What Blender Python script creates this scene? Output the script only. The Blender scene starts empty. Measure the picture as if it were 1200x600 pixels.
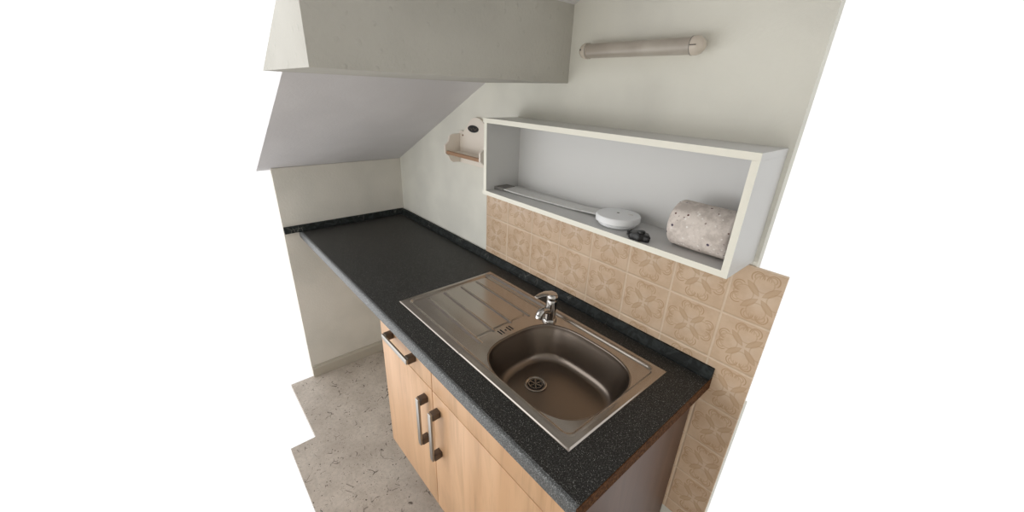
import bpy, bmesh, math, random
from mathutils import Vector, Matrix
random.seed(4)
SC = bpy.context.scene
COL = SC.collection
SKY_SIDE = 1.15
H = 0.97            # worktop top above the floor; all z below are written relative to the worktop

# ------------------------------------------------------------------ helpers
def lin(c):
    def f(v):
        v /= 255.0
        return v / 12.92 if v <= .04045 else ((v + .055) / 1.055) ** 2.4
    return (f(c[0]), f(c[1]), f(c[2]), 1.0)

class N:
    """tiny maths on node sockets"""
    def __init__(s, nt, sock): s.nt, s.s = nt, sock
    def _op(s, op, *o):
        n = s.nt.nodes.new('ShaderNodeMath'); n.operation = op
        s.nt.links.new(s.s, n.inputs[0])
        for i, v in enumerate(o):
            if isinstance(v, N): s.nt.links.new(v.s, n.inputs[i + 1])
            else: n.inputs[i + 1].default_value = v
        return N(s.nt, n.outputs[0])
    def __add__(s, o): return s._op('ADD', o)
    def __sub__(s, o): return s._op('SUBTRACT', o)
    def __mul__(s, o): return s._op('MULTIPLY', o)
    def __truediv__(s, o): return s._op('DIVIDE', o)
    def abs(s): return s._op('ABSOLUTE')
    def sqrt(s): return s._op('SQRT')
    def fract(s): return s._op('FRACT')
    def floor(s): return s._op('FLOOR')
    def max(s, o): return s._op('MAXIMUM', o)
    def min(s, o): return s._op('MINIMUM', o)
    def step(s, lo, hi):     # smooth 0..1
        n = s.nt.nodes.new('ShaderNodeMapRange'); n.interpolation_type = 'SMOOTHSTEP'
        s.nt.links.new(s.s, n.inputs['Value'])
        n.inputs['From Min'].default_value = lo; n.inputs['From Max'].default_value = hi
        if lo > hi:
            n.inputs['From Min'].default_value = hi; n.inputs['From Max'].default_value = lo
            n.inputs['To Min'].default_value = 1; n.inputs['To Max'].default_value = 0
        return N(s.nt, n.outputs['Result'])

class Mat:
    def __init__(s, name, col, rough=.6, metal=0, spec=.5):
        s.m = bpy.data.materials.new(name); s.m.use_nodes = True
        s.nt = s.m.node_tree; s.b = s.nt.nodes['Principled BSDF']
        s.b.inputs['Base Color'].default_value = lin(col)
        s.b.inputs['Roughness'].default_value = rough
        s.b.inputs['Metallic'].default_value = metal
        s.b.inputs['Specular IOR Level'].default_value = spec
        g = s.nt.nodes.new('ShaderNodeNewGeometry'); s.pos = g.outputs['Position']
    def xyz(s):
        n = s.nt.nodes.new('ShaderNodeSeparateXYZ'); s.nt.links.new(s.pos, n.inputs[0])
        return [N(s.nt, n.outputs[i]) for i in range(3)]
    def scaled(s, v):
        n = s.nt.nodes.new('ShaderNodeVectorMath'); n.operation = 'MULTIPLY'
        s.nt.links.new(s.pos, n.inputs[0]); n.inputs[1].default_value = v
        return n.outputs[0]
    def noise(s, scale, detail=4, rough=.55, vec=None, dist=0):
        n = s.nt.nodes.new('ShaderNodeTexNoise'); n.inputs['Scale'].default_value = scale
        n.inputs['Detail'].default_value = detail; n.inputs['Roughness'].default_value = rough
        n.inputs['Distortion'].default_value = dist
        s.nt.links.new(vec or s.pos, n.inputs['Vector'])
        return N(s.nt, n.outputs[0])
    def voronoi(s, scale, feature='F1', vec=None, out='Distance', rnd=1):
        n = s.nt.nodes.new('ShaderNodeTexVoronoi'); n.feature = feature
        n.inputs['Scale'].default_value = scale; n.inputs['Randomness'].default_value = rnd
        s.nt.links.new(vec or s.pos, n.inputs['Vector'])
        return N(s.nt, n.outputs[out])
    def mix(s, fac, a, b):
        n = s.nt.nodes.new('ShaderNodeMix'); n.data_type = 'RGBA'
        s.nt.links.new(fac.s, n.inputs['Factor'])
        for k, v in ((6, a), (7, b)):
            if isinstance(v, tuple): n.inputs[k].default_value = lin(v)
            else: s.nt.links.new(v, n.inputs[k])
        return n.outputs[2]
    def color(s, sock): s.nt.links.new(sock, s.b.inputs['Base Color'])
    def rough(s, v): s.nt.links.new(v.s, s.b.inputs['Roughness'])
    def bump(s, v, dist=.001, strength=1.0):
        n = s.nt.nodes.new('ShaderNodeBump'); n.inputs['Distance'].default_value = dist
        n.inputs['Strength'].default_value = strength
        s.nt.links.new(v.s, n.inputs['Height']); s.nt.links.new(n.outputs[0], s.b.inputs['Normal'])

def V(x, y, z): return Vector((x, y, z + H))

def box(bm, x0, x1, y0, y1, z0, z1, bevel=0, seg=2):
    vs = [bm.verts.new(V(x, y, z)) for x in (x0, x1) for y in (y0, y1) for z in (z0, z1)]
    fs = []
    for q in ((0, 1, 3, 2), (4, 6, 7, 5), (0, 4, 5, 1), (2, 3, 7, 6), (0, 2, 6, 4), (1, 5, 7, 3)):
        fs.append(bm.faces.new([vs[i] for i in q]))
    if bevel:
        es = list({e for f in fs for e in f.edges})
        bmesh.ops.bevel(bm, geom=es, offset=bevel, segments=seg, profile=.5, affect='EDGES')
    return vs

def prism(bm, pts, axis, a0, a1, bevel=0, seg=2):
    """pts 2d polygon; axis 'x': (y,z)  'y': (x,z)  'z': (x,y)"""
    def P(p, a):
        return {'x': V(a, p[0], p[1]), 'y': V(p[0], a, p[1]), 'z': V(p[0], p[1], a)}[axis]
    A = [bm.verts.new(P(p, a0)) for p in pts]; B = [bm.verts.new(P(p, a1)) for p in pts]
    n = len(pts)
    fs = [bm.faces.new(A), bm.faces.new(B[::-1])]
    for i in range(n):
        fs.append(bm.faces.new((A[i], B[i], B[(i + 1) % n], A[(i + 1) % n])))
    bmesh.ops.recalc_face_normals(bm, faces=fs)
    if bevel:
        es = [e for f in fs[:2] for e in f.edges]
        bmesh.ops.bevel(bm, geom=es, offset=bevel, segments=seg, profile=.5, affect='EDGES')

def lathe(bm, prof, o, axis=Vector((0, 0, 1)), n=40, cap=True):
    """prof: list of (radius, height along axis) from o (V already applied)"""
    axis = axis.normalized()
    u = axis.orthogonal().normalized(); w = axis.cross(u)
    rings = []
    for r, h in prof:
        if r < 1e-6: rings.append([bm.verts.new(o + axis * h)])
        else: rings.append([bm.verts.new(o + axis * h + (u * math.cos(2 * math.pi * i / n) + w * math.sin(2 * math.pi * i / n)) * r) for i in range(n)])
    for a, b in zip(rings, rings[1:]):
        for i in range(n):
            j = (i + 1) % n
            if len(a) == 1 and len(b) == 1: continue
            if len(a) == 1: bm.faces.new((a[0], b[i], b[j]))
            elif len(b) == 1: bm.faces.new((a[i], b[0], a[j]))
            else: bm.faces.new((a[i], b[i], b[j], a[j]))
    if cap:
        for r in (rings[0], rings[-1]):
            if len(r) > 2: bm.faces.new(r)

def tube(bm, pts, radii, n=20):
    rings = []
    for i, p in enumerate(pts):
        t = (pts[min(i + 1, len(pts) - 1)] - pts[max(i - 1, 0)]).normalized()
        u = t.cross(Vector((1, 0, 0.01))).normalized(); w = t.cross(u)
        r = radii[i] if isinstance(radii, (list, tuple)) else radii
        rings.append([bm.verts.new(p + (u * math.cos(2 * math.pi * k / n) + w * math.sin(2 * math.pi * k / n)) * r) for k in range(n)])
    for a, b in zip(rings, rings[1:]):
        for k in range(n):
            bm.faces.new((a[k], b[k], b[(k + 1) % n], a[(k + 1) % n]))
    bm.faces.new(rings[0]); bm.faces.new(rings[-1])

def obj(name, bm, mat, parent=None, smooth=None, weld=False):
    if weld: bmesh.ops.remove_doubles(bm, verts=bm.verts, dist=1e-5)
    bmesh.ops.recalc_face_normals(bm, faces=bm.faces)
    me = bpy.data.meshes.new(name); bm.to_mesh(me); bm.free()
    o = bpy.data.objects.new(name, me); COL.objects.link(o)
    me.materials.append(mat.m)
    if smooth is not None:
        for p in me.polygons: p.use_smooth = True
        if smooth > 0: me.set_sharp_from_angle(angle=math.radians(smooth))
    if parent:
        o.parent = parent
        q = parent; off = Vector()
        while q: off += q.location; q = q.parent
        o.location = -off
    return o

def tag(o, label, cat, group=None, kind=None):
    o['label'] = label; o['category'] = cat
    if group: o['group'] = group
    if kind: o['kind'] = kind
    return o

def thing(name, label, cat, loc, group=None):
    o = bpy.data.objects.new(name, None); COL.objects.link(o)
    o.location = V(*loc); o.empty_display_size = .05
    return tag(o, label, cat, group)

def BM(): return bmesh.new()

# ------------------------------------------------------------------ materials
def plaster(name, col, scale, dist, blotch=.05):
    m = Mat(name, col, .88, spec=.2)
    n1 = m.noise(scale, 3, .6); n2 = m.noise(3.0, 3, .5)
    d = tuple(int(c * (1 - blotch)) for c in col)
    m.color(m.mix(n2.step(.35, .65), d, col))
    m.bump(n1, dist, .6)
    return m
M_wall = plaster('wall_paint', (229, 228, 219), 90, .0015)
M_end = plaster('end_wall_paint', (224, 220, 212), 90, .0015)
M_ceil = plaster('ceiling_paint', (219, 217, 219), 70, .0015, .03)
M_beam = plaster('beam_woodchip_wallpaper', (194, 192, 185), 130, .004)

def woodchip():
    m = M_beam
    v = m.voronoi(30, 'SMOOTH_F1'); n = m.noise(75, 4)
    lump = v.step(.22, .03)
    m.bump(lump * .5 + n * .6, .0045, .7)
woodchip()

def floor_mat():
    m = Mat('floor_vinyl', (196, 190, 181), .5, spec=.35)
    n = m.noise(6, 6, .65)
    base = m.mix(n.step(.3, .7), (172, 161, 150), (194, 184, 173))
    n2 = m.noise(60, 4, .6)
    base = m.mix(n2.step(.42, .62) * .35, base, (158, 150, 140))
    # dark dots
    v = m.voronoi(55)
    keep = m.noise(19, 2).step(.49, .56)
    base = m.mix(v.step(.20, .12) * keep, base, (62, 56, 50))
    v3 = m.voronoi(120)
    base = m.mix(v3.step(.2, .12) * m.noise(20, 2).step(.5, .6), base, (84, 76, 68))
    # hair-like curved strokes
    w = m.nt.nodes.new('ShaderNodeVectorMath'); w.operation = 'ADD'
    nn = m.nt.nodes.new('ShaderNodeTexNoise'); nn.inputs['Scale'].default_value = 7
    m.nt.links.new(m.pos, nn.inputs['Vector'])
    sc = m.nt.nodes.new('ShaderNodeVectorMath'); sc.operation = 'SCALE'; sc.inputs['Scale'].default_value = .25
    m.nt.links.new(nn.outputs['Color'], sc.inputs[0])
    m.nt.links.new(m.pos, w.inputs[0]); m.nt.links.new(sc.outputs[0], w.inputs[1])
    e = m.voronoi(13, 'DISTANCE_TO_EDGE', w.outputs[0])
    mask = m.noise(17, 2, .5).step(.56, .63)
    base = m.mix(e.step(.035, .012) * mask, base, (92, 84, 76))
    v4 = m.voronoi(160)
    base = m.mix(v4.step(.24, .14) * m.noise(31, 2).step(.48, .6), base, (70, 62, 55))
    m.color(base); m.bump(n2, .0004)
    return m
M_floor = floor_mat()

def wood(name, c0, c1, rough=.42, axis='z'):
    m = Mat(name, c0, rough, spec=.4)
    s = {'z': (1, 1, .06), 'x': (.06, 1, 1)}[axis]
    fine = m.noise(70, 5, .6, m.scaled(s))
    band = m.noise(13, 2, .5, m.scaled({'z': (1, 1, .02), 'x': (.02, 1, 1)}[axis]))
    flame = m.noise(7, 4, .6, m.scaled({'z': (1, 1, .18), 'x': (.18, 1, 1)}[axis]), 1.5)
    c = m.mix(band.step(.35, .65), c0, c1)
    c = m.mix(flame.step(.5, .62) * .35, c, tuple(int(v * .9) for v in c0))
    c = m.mix(fine.step(.5, .75) * .4, c, tuple(int(v * .84) for v in c0))
    m.color(c)
    return m
M_beech = wood('beech_veneer', (198, 158, 121), (209, 170, 133))
M_edge = Mat('beech_edge', (178, 135, 96), .5)
M_side = wood('brown_side_panel', (92, 68, 56), (100, 76, 63), .45)
M_rail = wood('brown_wood_rail', (152, 116, 88), (166, 130, 100), .5, 'x')
M_plinth = Mat('plinth_brown', (120, 95, 74), .6)

def granite(name, base, mid, lite, rough, spec=.5):
    m = Mat(name, base, rough, spec=spec)
    v = m.voronoi(520, out='Color'); d = m.noise(330, 2, .5)
    c = m.mix(d.step(.47, .66), base, mid)
    sp = m.voronoi(420)
    k = m.noise(230, 1).step(.54, .60)
    c = m.mix(sp.step(.32, .2) * k, c, lite)
    sp2 = m.voronoi(170)
    c = m.mix(sp2.step(.10, .06) * m.noise(90, 1).step(.5, .55), c, tuple(min(255, int(x * 1.35)) for x in lite))
    m.color(c)
    return m
M_top = granite('granite_laminate', (29, 28, 27), (66, 66, 64), (168, 168, 163), .45, .3)
M_lip_lit = granite('granite_laminate_edge_lit', (70, 72, 73), (118, 121, 122), (196, 198, 198), .45)  # same laminate made lighter; light on the front edge painted in
def chip():
    m = Mat('raw_chipboard', (92, 66, 44), .9, spec=.15)
    n = m.noise(160, 4, .7)
    m.color(m.mix(n.step(.35, .65), (60, 36, 20), (100, 66, 38))); m.bump(n, .002)
    return m
M_chip = chip()
def marble():
    m = Mat('dark_marbled_strip', (40, 44, 43), .6, spec=.2)
    n = m.noise(22, 5, .6, None, 2.0)
    c = m.mix(n.step(.42, .6), (23, 26, 26), (42, 47, 47))
    e = m.voronoi(26, 'DISTANCE_TO_EDGE')
    c = m.mix(e.step(.03, .01) * m.noise(12, 2).step(.56, .64), c, (100, 100, 94))
    m.color(c)
    return m
M_marble = marble()

def steel(name, col, rough, aniso=True):
    m = Mat(name, col, rough, 1)
    n = m.noise(40, 4, .6, m.scaled((.3, 6, 1)))
    m.rough(n * .12 + (rough - .06))
    return m
M_steel = steel('brushed_steel', (176, 168, 160), .2)
M_bowl_dark = Mat('bowl_steel_darkened', (134, 124, 115), .3, 1)  # same steel darkened; dark reflections inside the bowl put into the colour
M_chrome = Mat('chrome', (186, 184, 182), .1, 1)
M_dark = Mat('dark_hole', (12, 11, 10), .6)
M_alu = Mat('satin_aluminium', (168, 164, 158), .32, 1)
M_post = Mat('handle_grey_brown', (100, 91, 84), .4, .8)
M_white = Mat('white_melamine', (204, 204, 203), .42)
M_back = Mat('white_back_panel', (208, 208, 207), .5)
M_whedge = Mat('white_edge_band', (236, 234, 222), .5)
M_plas = Mat('white_plastic', (232, 234, 236), .4)
M_grey = Mat('grey_print', (120, 118, 114), .6)
M_black = Mat('black_plastic', (16, 16, 18), .32)
M_cream = Mat('cream_painted_wood', (230, 222, 212), .6)
M_brass = Mat('screw_brown', (120, 84, 56), .5)
M_base = Mat('baseboard_paint', (186, 180, 168), .6)

def diffuser():
    m = Mat('ribbed_diffuser', (205, 198, 186), .28, spec=.5)
    x, y, z = m.xyz()
    n = m.noise(9, 3)
    m.color(m.mix(n.step(.35, .65), (178, 169, 158), (194, 187, 176)))
    m.b.inputs['Transmission Weight'].default_value = .15
    return m
M_diff = diffuser()
M_cap = Mat('aged_cap_plastic', (204, 194, 181), .4)

T = .1543; TX = 1.0429 - T; TZ = .2138
def tiles():
    m = Mat('patterned_tile', (214, 190, 158), .28, spec=.45)
    x, y, z = m.xyz()
    U = (x - TX) / T; W = (z - (TZ + H)) / T
    u = (U.fract() - .5).abs(); w = (W.fract() - .5).abs()
    p = (u + w) * .7071; q = (u - w).abs() * .7071
    e1 = (p - .195) / .165
    lens = N(m.nt, q.s) - ((e1 * e1) * -.058 + .058)          # pointed leaf outline, < 0 inside
    petal = lens.step(.005, -.003)
    petal_in = lens.step(-.012, -.022)
    a = u.max(w); b = u.min(w)
    def ring(cx, cy, r, t):
        dx = a - cx; dy = b - cy
        return ((dx * dx + dy * dy).sqrt() - r).abs().step(t, t * .55)
    r1 = ring(.255, .0, .150, .013); r2 = ring(.335, .0, .085, .012)
    r3 = ring(.345, .115, .095, .012); r4 = ring(.355, .105, .060, .010)
    outer = (u * u + w * w).sqrt().step(.31, .36)
    line = (r1 * .5).max((r3.max(r4 * .8).max(r2 * .6)) * outer)
    nn = m.noise(18, 4, .6)
    base = m.mix(nn.step(.35, .65), (204, 177, 150), (214, 189, 163))
    blk = ((p - .05) / .34)
    pale = (u * u + w * w).sqrt().step(.30, .05)
    base = m.mix(pale * .45, base, (222, 204, 184))
    c = m.mix(line * .85, base, (184, 152, 120))
    c = m.mix(petal * .55, c, (182, 150, 118))
    c = m.mix(petal_in * .4, c, (204, 177, 148))
    g = a.step(.478, .492)
    c = m.mix(g * .6, c, (226, 208, 186))
    m.color(c)
    # the grout sits a little lower, tile edges are rounded, petals embossed
    m.bump(a.step(.495, .462) * 1.0 + petal * .12 + nn * .05, .0022, .7)
    m.rough(g * .45 + .27)
    return m
M_tile = tiles()

def foam():
    m = Mat('bonded_foam', (196, 186, 180), .95, spec=.1)
    n = m.noise(30, 5, .7)
    c = m.mix(n.step(.35, .62), (190, 180, 173), (220, 211, 204))
    v = m.voronoi(70, out='Distance')
    c = m.mix(v.step(.22, .14) * m.noise(33, 1).step(.51, .55), c, (100, 66, 62))
    v2 = m.voronoi(46)
    c = m.mix(v2.step(.2, .13) * m.noise(21, 1).step(.54, .58), c, (84, 74, 92))
    v3 = m.voronoi(95)
    c = m.mix(v3.step(.3, .2) * m.noise(40, 1).step(.5, .6), c, (232, 228, 224))
    m.color(c); m.bump(n, .002)
    return m
M_foam = foam()
def sleeve():
    m = Mat('printed_sleeve', (214, 214, 212), .35)
    n = m.noise(60, 4, .6, m.scaled((.3, 3, 1)))
    m.color(m.mix(n.step(.5, .7) * .4, (216, 216, 214), (176, 176, 174)))
    return m
M_sleeve = sleeve()

# ------------------------------------------------------------------ the setting
FZ = -.97
SL = .503                       # roof slope
def zr(x): return .35 + SL * x
YW = -2.4                       # window wall, opposite the tiled wall
YD1 = -.81                      # the beam is cut off here, its left continuation not modelled
XR, XU = 2.09, 2.015            # where the modelled tiled wall is cut off (below and above the worktop)
bm = BM()
prism(bm, [(0, 0), (3.1, 0), (3.1, YW), (1.1, YW), (1.1, -.95), (.5, -.95), (.5, -.83), (0, -.83)], 'z', FZ - .03, FZ)
tag(obj('floor', bm, M_floor), 'mottled beige vinyl floor with dark specks and scratches', 'floor', kind='structure')
bm = BM(); prism(bm, [(-.03, FZ), (XR, FZ), (XR, -.045), (XU, -.045), (XU, zr(XU)), (-.03, zr(-.03))], 'y', 0, .03)
tag(obj('wall_right', bm, M_wall), 'pale greenish-white wall carrying the tiles, shelf and lamp', 'wall', kind='structure')
bm = BM(); box(bm, -.03, 0, -.70, 0, FZ, .347)
tag(obj('wall_left', bm, M_end), 'low white knee wall at the far end of the worktop', 'wall', kind='structure')
bm = BM()
def slope_pts(poly):
    A = [bm.verts.new(V(x, y, zr(x))) for x, y in poly]; B = [bm.verts.new(V(x, y, zr(x) + .035)) for x, y in poly]
    bm.faces.new(A); bm.faces.new(B[::-1])
    for i in range(len(A)):
        j = (i + 1) % len(A); bm.faces.new((A[i], B[i], B[j], A[j]))
slope_pts([(-.03, .03), (-.03, -.76), (1.318, -.76), (1.318, YW), (2.4, YW), (2.4, .03)])
box(bm, 2.4, 3.1, YW, .03, zr(2.4), zr(2.4) + .035)
tag(obj('ceiling', bm, M_ceil), 'white sloping attic ceiling rising from the low knee wall', 'ceiling', kind='structure')
bm = BM(); prism(bm, [(.861, zr(.861) - .0), (.858, .783), (1.318, .787), (1.318, zr(1.318))], 'y', YD1, 0, 0)
tag(obj('trim_1', bm, M_beam), 'boxed grey beam covered in woodchip wallpaper under the sloping ceiling', 'beam', kind='structure')
# the rest of the room, round the viewer: back wall, window wall
bm = BM()
WIN = (.35, 1.65, -.25, .48)
prism(bm, [(.2, FZ), (WIN[0], FZ), (WIN[0], zr(WIN[0])), (.2, zr(.2))], 'y', YW - .03, YW)
ADDED_DOOR = (1.98, 2.78, 1.02)  # added opening, lets light onto the tiles right of the cabinet
prism(bm, [(WIN[1], FZ), (ADDED_DOOR[0], FZ), (ADDED_DOOR[0], zr(ADDED_DOOR[0])), (WIN[1], zr(WIN[1]))], 'y', YW - .03, YW)
prism(bm, [(ADDED_DOOR[0], ADDED_DOOR[2]), (ADDED_DOOR[1], ADDED_DOOR[2]), (ADDED_DOOR[1], zr(2.4)), (2.4, zr(2.4)), (ADDED_DOOR[0], zr(ADDED_DOOR[0]))], 'y', YW - .03, YW)
box(bm, ADDED_DOOR[1], 3.1, YW - .03, YW, FZ, zr(2.4))
box(bm, WIN[0], WIN[1], YW - .03, YW, FZ, WIN[2])
prism(bm, [(WIN[0], WIN[3]), (WIN[1], WIN[3]), (WIN[1], zr(WIN[1])), (WIN[0], zr(WIN[0]))], 'y', YW - .03, YW)
tag(obj('wall_front', bm, M_wall), 'white wall with the window, opposite the tiled wall', 'wall', kind='structure')
bm = BM()
for x0, x1, z0, z1 in ((WIN[0], WIN[1], WIN[2], WIN[2] + .05), (WIN[0], WIN[1], WIN[3] - .05, WIN[3]), (WIN[0], WIN[0] + .05, WIN[2] + .05, WIN[3] - .05), (WIN[1] - .05, WIN[1], WIN[2] + .05, WIN[3] - .05), (.98, 1.02, WIN[2] + .05, WIN[3] - .05)):
    box(bm, x0, x1, YW - .05, YW - .005, z0, z1)
tag(obj('window_1', bm, M_whedge), 'white two-pane window frame opposite the sink', 'window', kind='structure')
bm = BM(); box(bm, 3.1, 3.13, YW, .03, FZ, zr(2.4))
tag(obj('wall_back', bm, M_wall), 'plain white wall of the room behind the viewer', 'wall', kind='structure')
bm = BM(); prism(bm, [(0, FZ), (.018, FZ), (.018, FZ + .06), (.013, FZ + .068), (.013, FZ + .075), (.0, FZ + .075)], 'y', -.70, -.0005)
tag(obj('baseboard_left', bm, M_base), 'greyish painted baseboard along the knee wall under the worktop', 'baseboard', kind='structure')

bm = BM()  # frame for the added opening, out of view
for x0, x1, z0, z1 in ((ADDED_DOOR[0], ADDED_DOOR[0] + .07, FZ, ADDED_DOOR[2]), (ADDED_DOOR[1] - .07, ADDED_DOOR[1], FZ, ADDED_DOOR[2]), (ADDED_DOOR[0] + .07, ADDED_DOOR[1] - .07, ADDED_DOOR[2] - .07, ADDED_DOOR[2]), (ADDED_DOOR[0] + .07, ADDED_DOOR[1] - .07, FZ, FZ + .12)):
    box(bm, x0, x1, YW - .05, YW - .005, z0, z1)
tag(obj('added_door_1', bm, M_whedge), 'unseen white door frame added opposite the sink to let in light', 'door', kind='structure')
# ------------------------------------------------------------------ tiles behind the sink
bm = BM(); box(bm, TX, XR, -.008, -.0004, -.606, TZ + T, .0012, 1)
tag(obj('tile_splashback', bm, M_tile), 'beige tiles with tan four-petal flower pattern under the white shelf', 'wall tiles', kind='structure')

# ------------------------------------------------------------------ worktop with the sink opening
WX, WF, WT = 1.9957, -.6266, .040
SX0, SX1, SY0, SY1 = 1.0364, 1.8964, -.5378, -.0937
t = thing('worktop', 'long black speckled worktop with a steel sink let into it', 'worktop', (WX / 2, WF / 2, -WT))
bm = BM()
xs = [.001, SX0 + .02, SX1 - .02, WX - .002]; ys = [WF + .012, SY0 + .02, SY1 - .02, -.0085]
gt = {}
for zi, z in enumerate((0, -WT)):
    for i, x in enumerate(xs):
        for j, y in enumerate(ys): gt[i, j, zi] = bm.verts.new(V(x, y, z))
for i in range(3):
    for j in range(3):
        if (i, j) == (1, 1): continue
        for zi in (0, 1): bm.faces.new([gt[a, b, zi] for a, b in ((i, j), (i + 1, j), (i + 1, j + 1), (i, j + 1))])
def side(a, b): bm.faces.new((gt[a + (0,)], gt[b + (0,)], gt[b + (1,)], gt[a + (1,)]))
for i in range(3):
    side((i, 0), (i + 1, 0)); side((i, 3), (i + 1, 3)); side((0, i), (0, i + 1)); side((3, i), (3, i + 1))
for a, b in (((1, 1), (2, 1)), ((1, 2), (2, 2)), ((1, 1), (1, 2)), ((2, 1), (2, 2))): side(a, b)
obj('worktop_board', bm, M_top, t)
bm = BM()      # post-formed rounded front edge
R = .008; pr = [(WF + .012, 0)] + [(WF + R - R * math.sin(a), -R + R * math.cos(a)) for a in [k * math.pi / 12 for k in range(7)]] + [(WF, -WT + .004), (WF + .004, -WT), (WF + .012, -WT)]
prism(bm, pr, 'x', .001, WX - .002)
o = obj('front_edge', bm, M_lip_lit, t, smooth=40); o['label'] = 'speckled front edge painted lighter for the light on it'
bm = BM(); box(bm, WX - .002, WX, WF + .002, -.0085, -WT, -.0012)
o = obj('cut_end', bm, M_chip, t); o['label'] = 'raw brown chipboard end'

def strip(name, label, pts, axis, a0, a1):
    bm = BM(); prism(bm, pts, axis, a0, a1, .0015, 2)
    tag(obj(name, bm, M_marble), label, 'upstand')
strip('worktop_upstand', 'dark marbled sealing strip along the tiled wall behind the sink', [(-.0085, .0005), (-.032, .0005), (-.032, .006), (-.026, .012), (-.017, .033), (-.0085, .033)], 'x', .0275, WX)
strip('worktop_upstand', 'dark marbled sealing strip along the low end wall', [(.0005, .0005), (.027, .0005), (.027, .006), (.021, .012), (.012, .033), (.0005, .033)], 'y', -.70, -.0085)

# ------------------------------------------------------------------ sink
t = thing('kitchen_sink', 'stainless steel sink with ribbed drainer on the left of its bowl', 'sink', ((SX0 + SX1) / 2, (SY0 + SY1) / 2, 0))
BCX, BCY, BA, BB, BN = 1.665, -.327, .205, .181, 3.0
def sm(a, b, x):
    k = max(0, min(1, (x - a) / (b - a))); return k * k * (3 - 2 * k)
def rrect(x, y, x0, x1, y0, y1, r):      # signed distance to rounded rectangle, < 0 inside
    dx = abs(x - (x0 + x1) / 2) - (x1 - x0) / 2 + r; dy = abs(y - (y0 + y1) / 2) - (y1 - y0) / 2 + r
    return math.hypot(max(dx, 0), max(dy, 0)) + min(max(dx, dy), 0) - r
def seg(x, y, ax, ay, bx, by):
    vx, vy = bx - ax, by - ay; k = max(0, min(1, ((x - ax) * vx + (y - ay) * vy) / (vx * vx + vy * vy)))
    return math.hypot(x - ax - k * vx, y - ay - k * vy)
GR = [(1.085, -.437, 1.437, -.447), (1.083, -.361, 1.408, -.371), (1.081, -.279, 1.403, -.288), (1.080, -.202, 1.412, -.206)]
def hdeck(x, y):
    e = min(x - SX0, SX1 - x, y - SY0, SY1 - y)
    z = .0008 + .0030 * sm(0, .005, e)                              # rolled rim
    d = rrect(x, y, SX0 + .023, SX1 - .028, SY0 + .032, SY1 - .028, .022)
    z -= .0060 * sm(.0045, -.0045, d)                               # sunk field
    z += .0014 * math.exp(-((d - .006) / .0035) ** 2)
    if x < 1.44:
        for g in GR: z += .0030 * sm(.0062, .0014, seg(x, y, *g))     # raised ribs
        z -= .0022 * sm(.0048, .0012, seg(x, y, 1.402, -.434, 1.397, -.222))
        d2 = abs(y + .150)
        z -= .0025 * sm(.006, .0015, seg(x, y, 1.06, -.140, 1.412, -.140))
    return z
XD = 1.44
bm = BM()
nx, ny = 150, 165
gv = [[None] * (ny + 1) for _ in range(nx + 1)]
for i in range(nx + 1):
    for j in range(ny + 1):
        x = SX0 + (XD - SX0) * i / nx; y = SY0 + (SY1 - SY0) * j / ny
        gv[i][j] = bm.verts.new(V(x, y, hdeck(x, y)))
for i in range(nx):
    for j in range(ny): bm.faces.new((gv[i][j], gv[i + 1][j], gv[i + 1][j + 1], gv[i][j + 1]))
NA = 288
def sup(k, a, b, n=BN):
    th = 2 * math.pi * k / NA; c, s = math.cos(th), math.sin(th)
    return BCX + a * math.copysign(abs(c) ** (2 / n), c), BCY + b * math.copysign(abs(s) ** (2 / n), s)
def rectpt(k):
    px, py = sup(k, BA, BB); dx, dy = px - BCX, py - BCY
    ks = []
    if dx > 1e-9: ks.append((SX1 - BCX) / dx)
    if dx < -1e-9: ks.append((XD - BCX) / dx)
    if dy > 1e-9: ks.append((SY1 - BCY) / dy)
    if dy < -1e-9: ks.append((SY0 - BCY) / dy)
    q = min(ks); return BCX + dx * q, BCY + dy * q
corner_ids = {}
for cx, cy in ((SX0 * 0 + XD, SY0), (XD, SY1), (SX1, SY0), (SX1, SY1)):
    best = min(range(NA), key=lambda k: (rectpt(k)[0] - cx) ** 2 + (rectpt(k)[1] - cy) ** 2); corner_ids[best] = (cx, cy)
rings = []
NR = 44
for r in range(NR + 1):
    f = r / NR; ring = []
    for k in range(NA):
        ax, ay = corner_ids.get(k, rectpt(k)); bx, by = sup(k, BA, BB)
        x = ax + (bx - ax) * f; y = ay + (by - ay) * f
        ring.append(bm.verts.new(V(x, y, hdeck(x, y))))
    rings.append(ring)
for a, b in zip(rings, rings[1:]):
    for k in range(NA): bm.faces.new((a[k], a[(k + 1) % NA], b[(k + 1) % NA], b[k]))
# thin skirt of the rim
obj('sink_deck', bm, M_steel, t, smooth=0, weld=True)
bm = BM()
BD = -.118
prof = []                                 # (inset, z)
for k in range(7):                        # rolled lip
    a = k * math.pi / 2 / 6; prof.append((.007 * math.sin(a) * .8, -.0021 - .0051 * (1 - math.cos(a))))
for k in range(1, 9): prof.append((.0056 + .028 * k / 8, -.0072 - (.088 * k / 8)))
fr = .026
x0, z0 = prof[-1]
for k in range(1, 11):
    a = k / 10 * math.radians(72)
    prof.append((x0 + fr * (math.cos(math.radians(18)) - math.cos(math.radians(18) + a)) * 1.05, z0 - (BD * -1 + z0) * (math.sin(math.radians(18) + a) - math.sin(math.radians(18))) / (1 - math.sin(math.radians(18)))))
for k in range(1, 8): prof.append((prof[16 + 8][0] + .08 * k / 7, BD - .001 * k / 7))
rings = []
for ins, z in prof:
    n = BN - 0 if ins < .03 else 3.0
    rings.append([bm.verts.new(V(*sup(k, BA - ins, BB - ins, n), z)) for k in range(NA)])
for a, b in zip(rings, rings[1:]):
    for k in range(NA): bm.faces.new((a[k], a[(k + 1) % NA], b[(k + 1) % NA], b[k]))
cv = bm.verts.new(V(BCX, BCY, BD - .0015))
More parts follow.
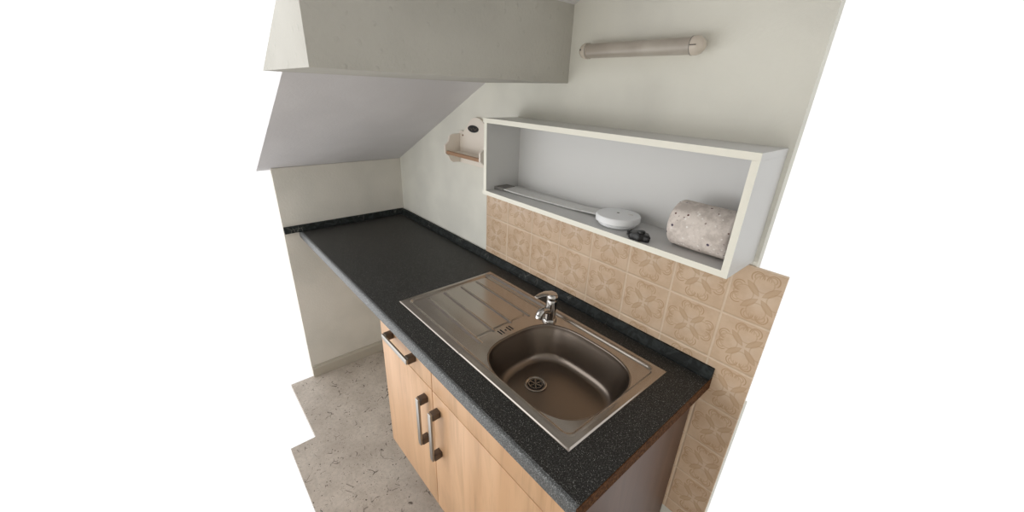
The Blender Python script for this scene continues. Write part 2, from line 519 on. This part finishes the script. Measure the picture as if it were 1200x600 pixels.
for k in range(NA): bm.faces.new((rings[-1][k], rings[-1][(k + 1) % NA], cv))
obj('sink_bowl', bm, M_bowl_dark, t, smooth=0)
# drain
DX, DY, DZ = 1.597, -.343, BD + .0005
bm = BM(); lathe(bm, [(.037, 0), (.037, .0014), (.034, .0024), (.030, .0018), (.0268, -.0005), (.0255, -.0005), (.0255, 0.0)], V(DX, DY, DZ), cap=False)
dr = obj('drain', bm, M_steel, t, smooth=40)
bm = BM(); lathe(bm, [(0, .0006), (.0262, .0006), (.0262, .0)], V(DX, DY, DZ)); o = obj('drain_well', bm, M_dark, dr)
bm = BM()
lathe(bm, [(.0235, .0008), (.0235, .0020), (.0205, .0020), (.0205, .0008)], V(DX, DY, DZ), cap=False)
lathe(bm, [(.0, .0028), (.0055, .0028), (.0065, .0008)], V(DX, DY, DZ), cap=False)
for k in range(6):
    a = k * math.pi / 3 + .3; c, s = math.cos(a), math.sin(a)
    lathe(bm, [(0, .0024), (.0034, .0024), (.0034, .0008)], V(DX + .0135 * c, DY + .0135 * s, DZ), n=12, cap=False)
    v = [bm.verts.new(V(DX + r * c - q * s, DY + r * s + q * c, DZ + .0020)) for r, q in ((.004, -.0022), (.0215, -.0022), (.0215, .0022), (.004, .0022))]
    bm.faces.new(v)
obj('strainer', bm, M_steel, dr, smooth=40)
# overflow slots beside the bowl
bm = BM()
for k, (dy, ln) in enumerate(((-.026, .026), (-.015, .026), (0, .009), (.013, .026), (.024, .026))):
    cx, cy = 1.4300, -.335 + dy
    box(bm, cx - ln / 2, cx + ln / 2, cy - .0028, cy + .0028, -.0045, -.0016, .0004, 1)
obj('overflow_slot', bm, M_dark, t)

# ------------------------------------------------------------------ tap
TXp, TYp = 1.478, -.168
t = thing('mixer_tap', 'small chrome mixer tap behind the sink bowl', 'tap', (TXp, TYp, .004))
bm = BM(); lathe(bm, [(0.026, -.0025), (.026, .003), (.0235, .008), (.0205, .010)], V(TXp, TYp, 0)); obj('tap_base', bm, M_chrome, t, smooth=40)
bm = BM(); lathe(bm, [(.0205, .010), (.0195, .04), (.0190, .078), (.0175, .082)], V(TXp, TYp, 0), Vector((.0, .05, 1))); obj('tap_body', bm, M_chrome, t, smooth=40)
bm = BM()
P0 = V(TXp, TYp + .004, .083)
lathe(bm, [(.0195, 0), (.0205, .006), (.0195, .016), (.014, .024), (.006, .028), (0, .029)], P0, Vector((0, .05, 1)), cap=False)
tip = [V(TXp, TYp + .012, .103), V(TXp - .004, TYp - .018, .112), V(TXp - .007, TYp - .045, .114), V(TXp - .010, TYp - .068, .110)]
n = 16
rg = []
for i, p in enumerate(tip):
    wdt = (.0185, .0165, .012, .008)[i]; th = (.008, .006, .0045, .003)[i]
    rg.append([bm.verts.new(p + Vector((wdt * math.cos(2 * math.pi * k / n), 0, th * math.sin(2 * math.pi * k / n)))) for k in range(n)])
for a, b in zip(rg, rg[1:]):
    for k in range(n): bm.faces.new((a[k], b[k], b[(k + 1) % n], a[(k + 1) % n]))
bm.faces.new(rg[0]); bm.faces.new(rg[-1])
obj('tap_lever', bm, M_chrome, t, smooth=50)
bm = BM()
pth = [V(TXp, TYp - .008, .040), V(TXp, TYp - .024, .048), V(TXp, TYp - .038, .051), V(TXp, TYp - .049, .047), V(TXp, TYp - .054, .038)]
tube(bm, pth, [.0145, .0140, .0138, .0140, .0138])
sp = obj('tap_spout', bm, M_chrome, t, smooth=50)
bm = BM(); lathe(bm, [(.0135, 0), (.0140, .004), (.0135, .011), (.010, .0115), (.0, .009)], V(TXp, TYp - .0545, .0375), Vector((0, -.4, -1))); obj('aerator', bm, M_chrome, sp, smooth=40)

# ------------------------------------------------------------------ base cabinets
FY, FB = -.590, -.572       # front face of the doors, back face of the doors
CT, SEAM, DB = -.0415, -.176, -.748
CX0, CXM, CX1 = .957, 1.357, 1.9605
def carcass(t, x0, x1, mat_l, mat_r, left, right):
    bm = BM()
    box(bm, x0, x0 + .016, -.570, -.022, DB - .0, CT)
    if not left: pass
    box(bm, x0 + .016, x1 - .016, -.570, -.022, DB, DB + .016)
    box(bm, x0 + .016, x1 - .016, -.030, -.022, DB + .016, CT)
    box(bm, x0 + .016, x1 - .016, -.570, -.53, CT - .016, CT)
    if right: obj_c = obj('carcass', bm, M_beech, t)
    else:
        box(bm, x1 - .016, x1, -.570, -.022, DB, CT); obj_c = obj('carcass', bm, M_beech, t)
    if right:
        bm = BM(); box(bm, x1 - .016, x1, -.572, -.0095, FZ + .002, CT, .0006, 1)
        o = obj('side_panel', bm, M_side, t); o['label'] = 'brown end panel'
    bm = BM(); box(bm, x0 + .002, x1 - (.017 if right else .002), -.40, -.385, FZ, DB - .001)
    obj('plinth', bm, M_plinth, t)
def front(name, t, x0, x1, z0, z1):
    bm = BM(); box(bm, x0, x1, FY, FB, z0, z1, .0025, 2)
    return obj(name, bm, M_beech, t, smooth=30)
def handle(door, p0, p1, vertical):
    """bow handle: two square feet and a flat satin bar"""
    fx = .014; D = .034
    x0, z0 = p0; x1, z1 = p1
    hb = BM()
    if vertical: box(hb, x0 - .0100, x0 + .0100, FY - D - .004, FY - D + .005, z0 - .013, z1 + .013, .0025, 3)
    else: box(hb, x0 - .013, x1 + .013, FY - D - .004, FY - D + .005, z0 - .0100, z0 + .0100, .0025, 3)
    obj('handle', hb, M_alu, door, smooth=40)
    for q in (0, 1):
        h = BM()
        if vertical: z = (z0, z1)[q]; box(h, x0 - .0130, x0 + .0130, FY - D + .0035, FY + .0002, z - .0125, z + .0125, .0022, 2)
        else: x = (x0, x1)[q]; box(h, x - .0125, x + .0125, FY - D + .0035, FY + .0002, z0 - .0130, z0 + .0130, .0022, 2)
        obj('handle_foot', h, M_post, door, smooth=40)['label'] = 'dark grey brown handle foot'
t = thing('base_cabinet', 'narrow beech cabinet left of the sink with one drawer over a door', 'cabinet', ((CX0 + CXM) / 2, -.30, FZ))
carcass(t, CX0, CXM, None, None, True, False)
d = front('drawer', t, CX0 + .001, CXM - .0016, SEAM + .0015, CT - .004)
handle(d, (1.070, -.108), (1.243, -.108), False)
d = front('door', t, CX0 + .001, CXM - .0016, DB, SEAM - .0015)
handle(d, (1.314, -.424), (1.314, -.238), True)
t = thing('base_cabinet', 'wide beech sink cabinet with brown end panel and one handled door', 'cabinet', ((CXM + CX1) / 2, -.30, FZ))
carcass(t, CXM + .0004, CX1, None, None, False, True)
front('fascia', t, CXM + .0016, CX1 - .001, SEAM + .0015, CT - .004)
d = front('door', t, CXM + .0016, CX1 - .001, DB, SEAM - .0015)
handle(d, (1.397, -.428), (1.397, -.242), True)

# ------------------------------------------------------------------ wall shelf
SHX0, SHX1, SHD = 1.078, 2.005, -.170
t = thing('wall_shelf', 'long white two-board open wall shelf above the flower tiles', 'shelf', (SHX0, 0, .379))
def board(name, x0, x1, z0, z1):
    bm = BM(); box(bm, x0, x1, SHD + .001, -.0005, z0, z1); o = obj(name, bm, M_white, t)
    bm = BM(); box(bm, x0, x1, SHD, SHD + .001, z0, z1); e = obj('edge_band', bm, M_whedge, o)
board('bottom_board', SHX0 - .006, SHX1, .3785, .3945)
board('top_board', SHX0 - .006, SHX1, .6460, .6620)
board('side_board', SHX0, SHX0 + .016, .3947, .6458)
board('side_board', SHX1 - .016, SHX1, .3947, .6458)

bm = BM(); box(bm, SHX0 + .0162, SHX1 - .0162, -.0035, -.0006, .3947, .6458); obj('back_panel', bm, M_back, t)
# ------------------------------------------------------------------ things on the shelf
SZ = .3948
bm = BM()      # long flat sleeve, slightly bowed
pts = []
nseg = 24
ax, ay, bx, by = 1.120, -.090, 1.578, -.048
rows = []
for k in range(nseg + 1):
    f = k / nseg; x = ax + (bx - ax) * f; y = ay + (by - ay) * f; w = .030
    lift = .002 + .0045 * sm(.7, 1, f) + .003 * sm(.3, 0, f)
    rows.append([bm.verts.new(V(x + .004 * s, y + s * w, SZ + lift + dz)) for s in (-1, 1) for dz in (0, .005)])
for a, b in zip(rows, rows[1:]):
    for q in ((0, 1), (1, 3), (3, 2), (2, 0)): bm.faces.new((a[q[0]], b[q[0]], b[q[1]], a[q[1]]))
bm.faces.new((rows[0][0], rows[0][1], rows[0][3], rows[0][2])); bm.faces.new((rows[-1][0], rows[-1][2], rows[-1][3], rows[-1][1]))
t = thing('packing_strip', 'long flat whitish strip with a dark end lying on the lower shelf board', 'strip', (1.35, -.07, SZ))
obj('strip_body', bm, M_sleeve, t, smooth=40)
bm = BM(); prism(bm, [(1.094, -.128), (1.140, -.118), (1.136, -.058), (1.090, -.063)], 'z', SZ + .0002, SZ + .0125)
obj('strip_end', bm, M_grey, t)['label'] = 'dark grey end'

t = thing('round_detector', 'round white plastic device lying flat on the lower shelf board', 'device', (1.645, -.088, SZ))
o_ = V(1.645, -.088, SZ)
bm = BM(); lathe(bm, [(.050, .0002), (.056, .004), (.056, .011)], o_, n=64); obj('device_base', bm, M_plas, t, smooth=40)
bm = BM(); lathe(bm, [(.060, .0115), (.066, .015), (.0665, .028), (.064, .033), (.058, .0345), (.0, .0352)], o_, n=64, cap=False); cov = obj('device_cover', bm, M_plas, t, smooth=40)
bm = BM(); lathe(bm, [(.0, .0364), (.0035, .0362), (.0045, .0345)], o_ + Vector((-.004, .004, 0)), n=20, cap=False); obj('device_button', bm, M_grey, cov, smooth=40)
bm = BM(); lathe(bm, [(.0, .0357), (.008, .0355), (.009, .0342)], o_ + Vector((.030, .018, 0)), n=20, cap=False); obj('device_mark', bm, M_sleeve, cov, smooth=40)

t = thing('black_clip', 'small black plastic clip on the shelf edge beside the round device', 'clip', (1.758, -.148, SZ))
bm = BM()
cc = V(1.758, -.146, SZ)
rot = Matrix.Rotation(math.radians(-8), 3, 'Z')
out = []
for k in range(48):
    a = 2 * math.pi * k / 48
    r = .024 + .0022 * math.cos(6 * a + .4) + .002 * math.cos(3 * a)
    out.append(rot @ Vector((1.25 * r * math.cos(a), .9 * r * math.sin(a), 0)))
lv = [(.92, .0003), (1.0, .005), (1.02, .014), (.88, .019), (.45, .0205)]
rg = [[bm.verts.new(cc + Vector((p.x * s, p.y * s, z))) for p in out] for s, z in lv]
for a, b in zip(rg, rg[1:]):
    for k in range(48): bm.faces.new((a[k], a[(k + 1) % 48], b[(k + 1) % 48], b[k]))
bm.faces.new(rg[0]); bm.faces.new(rg[-1])
obj('clip_body', bm, M_black, t, smooth=35)
bm = BM(); lathe(bm, [(.010, .0200), (.0095, .025), (.006, .0265), (.0, .0265)], cc + Vector((.004, 0, 0)), n=20); obj('clip_stud', bm, M_black, t, smooth=35)
bm = BM()
for s in (-1, 1):
    lathe(bm, [(.0045, .004), (.0045, .014), (.003, .016), (0, .016)], cc + rot @ Vector((-.034, .006 * s, 0)), n=14)
box(bm, cc.x - .034, cc.x - .016, cc.y - .004, cc.y + .012, SZ + .004, SZ + .011, .002, 2)
obj('clip_jaw', bm, M_black, t, smooth=35)

RR = .060
t = thing('foam_roll', 'thick speckled pinkish-grey foam roll at the right of the shelf', 'foam roll', (1.90, -.085, SZ))
bm = BM()
ro = V(1.826, -.088, SZ + RR + .0005)
lathe(bm, [(0.016, 0.006), (.03, .0015), (RR - .010, 0), (RR - .004, .002), (RR, .009), (RR + .0, .08), (RR - .0005, .144), (RR - .004, .150), (RR - .010, .152), (.016, .148)], ro, Vector((1, 0, 0)), n=72, cap=False)
for v in bm.verts:
    a = math.atan2(v.co.z - ro.z, v.co.y - ro.y)
    k = 1 + .012 * math.sin(3 * a + 20 * (v.co.x - ro.x)) + .010 * math.sin(31 * (v.co.x - ro.x) + a)
    v.co.y = ro.y + (v.co.y - ro.y) * k; v.co.z = max(V(0, 0, SZ + .0003).z, ro.z + (v.co.z - ro.z) * k)
obj('roll_body', bm, M_foam, t, smooth=50)
bm = BM()    # wound layers on both ends
for xe in (.0015,):
    pr = []
    for k in range(90):
        a = k / 89 * 2 * math.pi * 2.4; r = .014 + (RR - .022) * k / 89
        pr.append(ro + Vector((xe, r * math.cos(a), r * math.sin(a))))
    tube(bm, pr, .0022, 6)
obj('roll_layer', bm, M_foam, t, smooth=50)

# ------------------------------------------------------------------ spice rack on the wall left of the shelf
t = thing('spice_rack', 'small cream wall rack with arched back left of the white shelf', 'rack', (.83, 0, .43))
RX0, RX1 = .673, .957; RC = (RX0 + RX1) / 2
pts = [(RX0, .430), (RX1, .430), (RX1, .566)]
def curve(cx, cz, r, a0, a1, n=8): return [(cx + r * math.cos(math.radians(a0 + (a1 - a0) * k / n)), cz + r * math.sin(math.radians(a0 + (a1 - a0) * k / n))) for k in range(n + 1)]
pts += [(RX1 - .012, .576)] + curve(RC + .105, .590, .015, 270, 200, 4) + curve(RC, .560, .082, 24, 156, 16) + curve(RC - .105, .590, .015, 340, 270, 4) + [(RX0 + .012, .576), (RX0, .566)]
bm = BM(); prism(bm, pts, 'y', -.014, -.0005, .001, 1); obj('back_board', bm, M_cream, t)
for x in (RX0, RX1 - .012):
    bm = BM()
    prism(bm, [(-.0142, .431), (-.055, .433), (-.068, .443), (-.078, .462), (-.096, .477), (-.096, .512), (-.078, .528), (-.070, .550), (-.058, .560), (-.0142, .562)], 'x', x, x + .012, .001, 1)
    obj('side_panel', bm, M_cream, t)
bm = BM(); box(bm, RX0 + .0122, RX1 - .0122, -.078, -.0142, .474, .482); obj('rack_shelf', bm, M_cream, t)
bm = BM(); box(bm, RX0 + .0122, RX1 - .0122, -.091, -.0782, .473, .488, .0015, 1); obj('front_rail', bm, M_rail, t)['label'] = 'brown wooden front rail'
bm = BM()
el = [(RC - .022 + .040 * math.cos(a), .592 + .0155 * math.sin(a)) for a in [2 * math.pi * k / 28 for k in range(28)]]
prism(bm, el, 'y', -.0165, -.0142); plq = obj('oval_plaque', bm, M_black, t); plq['label'] = 'black oval plaque'
bm = BM()
for dx, dz, r in ((-.024, .001, .004), (-.010, -.003, .0045), (.004, .003, .004), (.017, -.002, .0045), (.027, .003, .003)):
    lathe(bm, [(r, 0), (r * .6, .0012), (0, .0015)], V(RC - .022 + dx, -.0166, .592 + dz), Vector((0, -1, 0)), n=10)
obj('plaque_motif', bm, M_post, plq)
bm = BM(); lathe(bm, [(.004, 0), (.0035, .002), (0, .0025)], V(.710, -.0143, .557), Vector((0, -1, 0)), n=14); obj('screw', bm, M_brass, t)

# ------------------------------------------------------------------ wall lamp
t = thing('wall_lamp', 'long tubular wall lamp with yellowed cover, switched off', 'lamp', (1.58, 0, .88))
LY, LZ, LR = -.040, .8765, .0198
bm = BM(); box(bm, 1.435, 1.74, -.022, -.0005, LZ - .016, LZ + .016, .002, 1); obj('mounting_rail', bm, M_cap, t)
bm = BM(); lathe(bm, [(LR - .002, 0), (LR, .0), (LR, .322), (LR - .002, .322)], V(1.4265, LY, LZ), Vector((1, 0, 0)), n=48, cap=True)
obj('lamp_tube', bm, M_diff, t, smooth=40)
def cap_(x, d, nm):
    bm = BM()
    pr = [(LR + .0012, 0), (LR + .0018, .004), (LR + .0018, .014), (LR - .001, .022), (LR - .007, .028), (.010, .0315), (0, .032)]
    lathe(bm, pr, V(x, LY, LZ), Vector((d, 0, 0)), n=48, cap=True)
    c = obj('end_cap', bm, M_cap, t, smooth=40)
    bm = BM(); lathe(bm, [(LR + .0021, 0), (LR + .0021, .002)], V(x + d * .001, LY, LZ), Vector((d, 0, 0)), n=48, cap=False); obj('cap_seam', bm, M_grey, c)
    return c
c = cap_(1.428, -1, 'l')
bm = BM(); lathe(bm, [(.003, 0), (.0025, .001), (0, .0012)], V(1.410, LY - LR - .0002, LZ + .002), Vector((-.35, -1, 0)), n=12); obj('cap_screw', bm, M_dark, c)
c = cap_(1.7475, 1, 'r')
bm = BM(); box(bm, 1.751, 1.767, LY - LR - .0026, LY - LR - .0012, LZ - .0008, LZ + .0008); obj('cap_slit', bm, M_dark, c)

# ------------------------------------------------------------------ daylight
w = bpy.data.worlds.new('daylight'); SC.world = w; w.use_nodes = True
bg = w.node_tree.nodes['Background']
bg.inputs['Color'].default_value = (1, 1, 1, 1); NT = w.node_tree
tc = NT.nodes.new('ShaderNodeTexCoord'); dp = NT.nodes.new('ShaderNodeVectorMath'); dp.operation = 'DOT_PRODUCT'
dp.inputs[1].default_value = Vector((-.62, -.76, .18)).normalized()
NT.links.new(tc.outputs['Generated'], dp.inputs[0])
bright = N(NT, dp.outputs['Value']).step(.35, .95) * SKY_SIDE + 1.05      # the sky is brightest on the left
NT.links.new(bright.s, bg.inputs['Strength'])

la = bpy.data.lights.new('window_daylight', 'AREA'); la.shape = 'RECTANGLE'; la.size = 1.25; la.size_y = .7
la.energy = 6; la.color = (1, .99, .96)
lo = bpy.data.objects.new('window_daylight', la); COL.objects.link(lo)
lo.location = V(1.0, YW - .12, .115); lo.rotation_euler = (math.radians(90), 0, 0)

ld = bpy.data.lights.new('added_fill_light', 'AREA'); ld.shape = 'RECTANGLE'; ld.size = .66; ld.size_y = 1.8  # added fill light to brighten the lower tiles right of the cabinet
ld.energy = 4.5; ld.color = (1, .97, .95)
do = bpy.data.objects.new('added_fill_light', ld); COL.objects.link(do)
do.location = V(2.38, YW - .12, .0); do.rotation_euler = (math.radians(90), 0, 0)

# ------------------------------------------------------------------ camera
cam = bpy.data.cameras.new('camera'); co = bpy.data.objects.new('camera', cam); COL.objects.link(co)
cx, cy, cz = 2.2719, -1.0744, .7598
yaw, pit, rol, f = .7306, -.4068, .0421, 451.46
fw = Vector((-math.cos(yaw) * math.cos(pit), math.sin(yaw) * math.cos(pit), math.sin(pit)))
r = fw.cross(Vector((0, 0, 1))).normalized(); u = r.cross(fw)
r2 = r * math.cos(rol) + u * math.sin(rol); u2 = -r * math.sin(rol) + u * math.cos(rol)
mw = Matrix((r2, u2, -fw)).transposed().to_4x4(); mw.translation = V(cx, cy, cz)
co.matrix_world = mw
cam.sensor_width = 36; cam.lens = f * 36 / 1200; cam.clip_start = .02
SC.camera = co
vs = SC.view_settings
vs.view_transform = 'Standard'; vs.look = 'None'; vs.exposure = 0; vs.gamma = 1; vs.use_curve_mapping = False
SC.cycles.use_denoising = True
SC.cycles.max_bounces = 10; SC.cycles.diffuse_bounces = 6
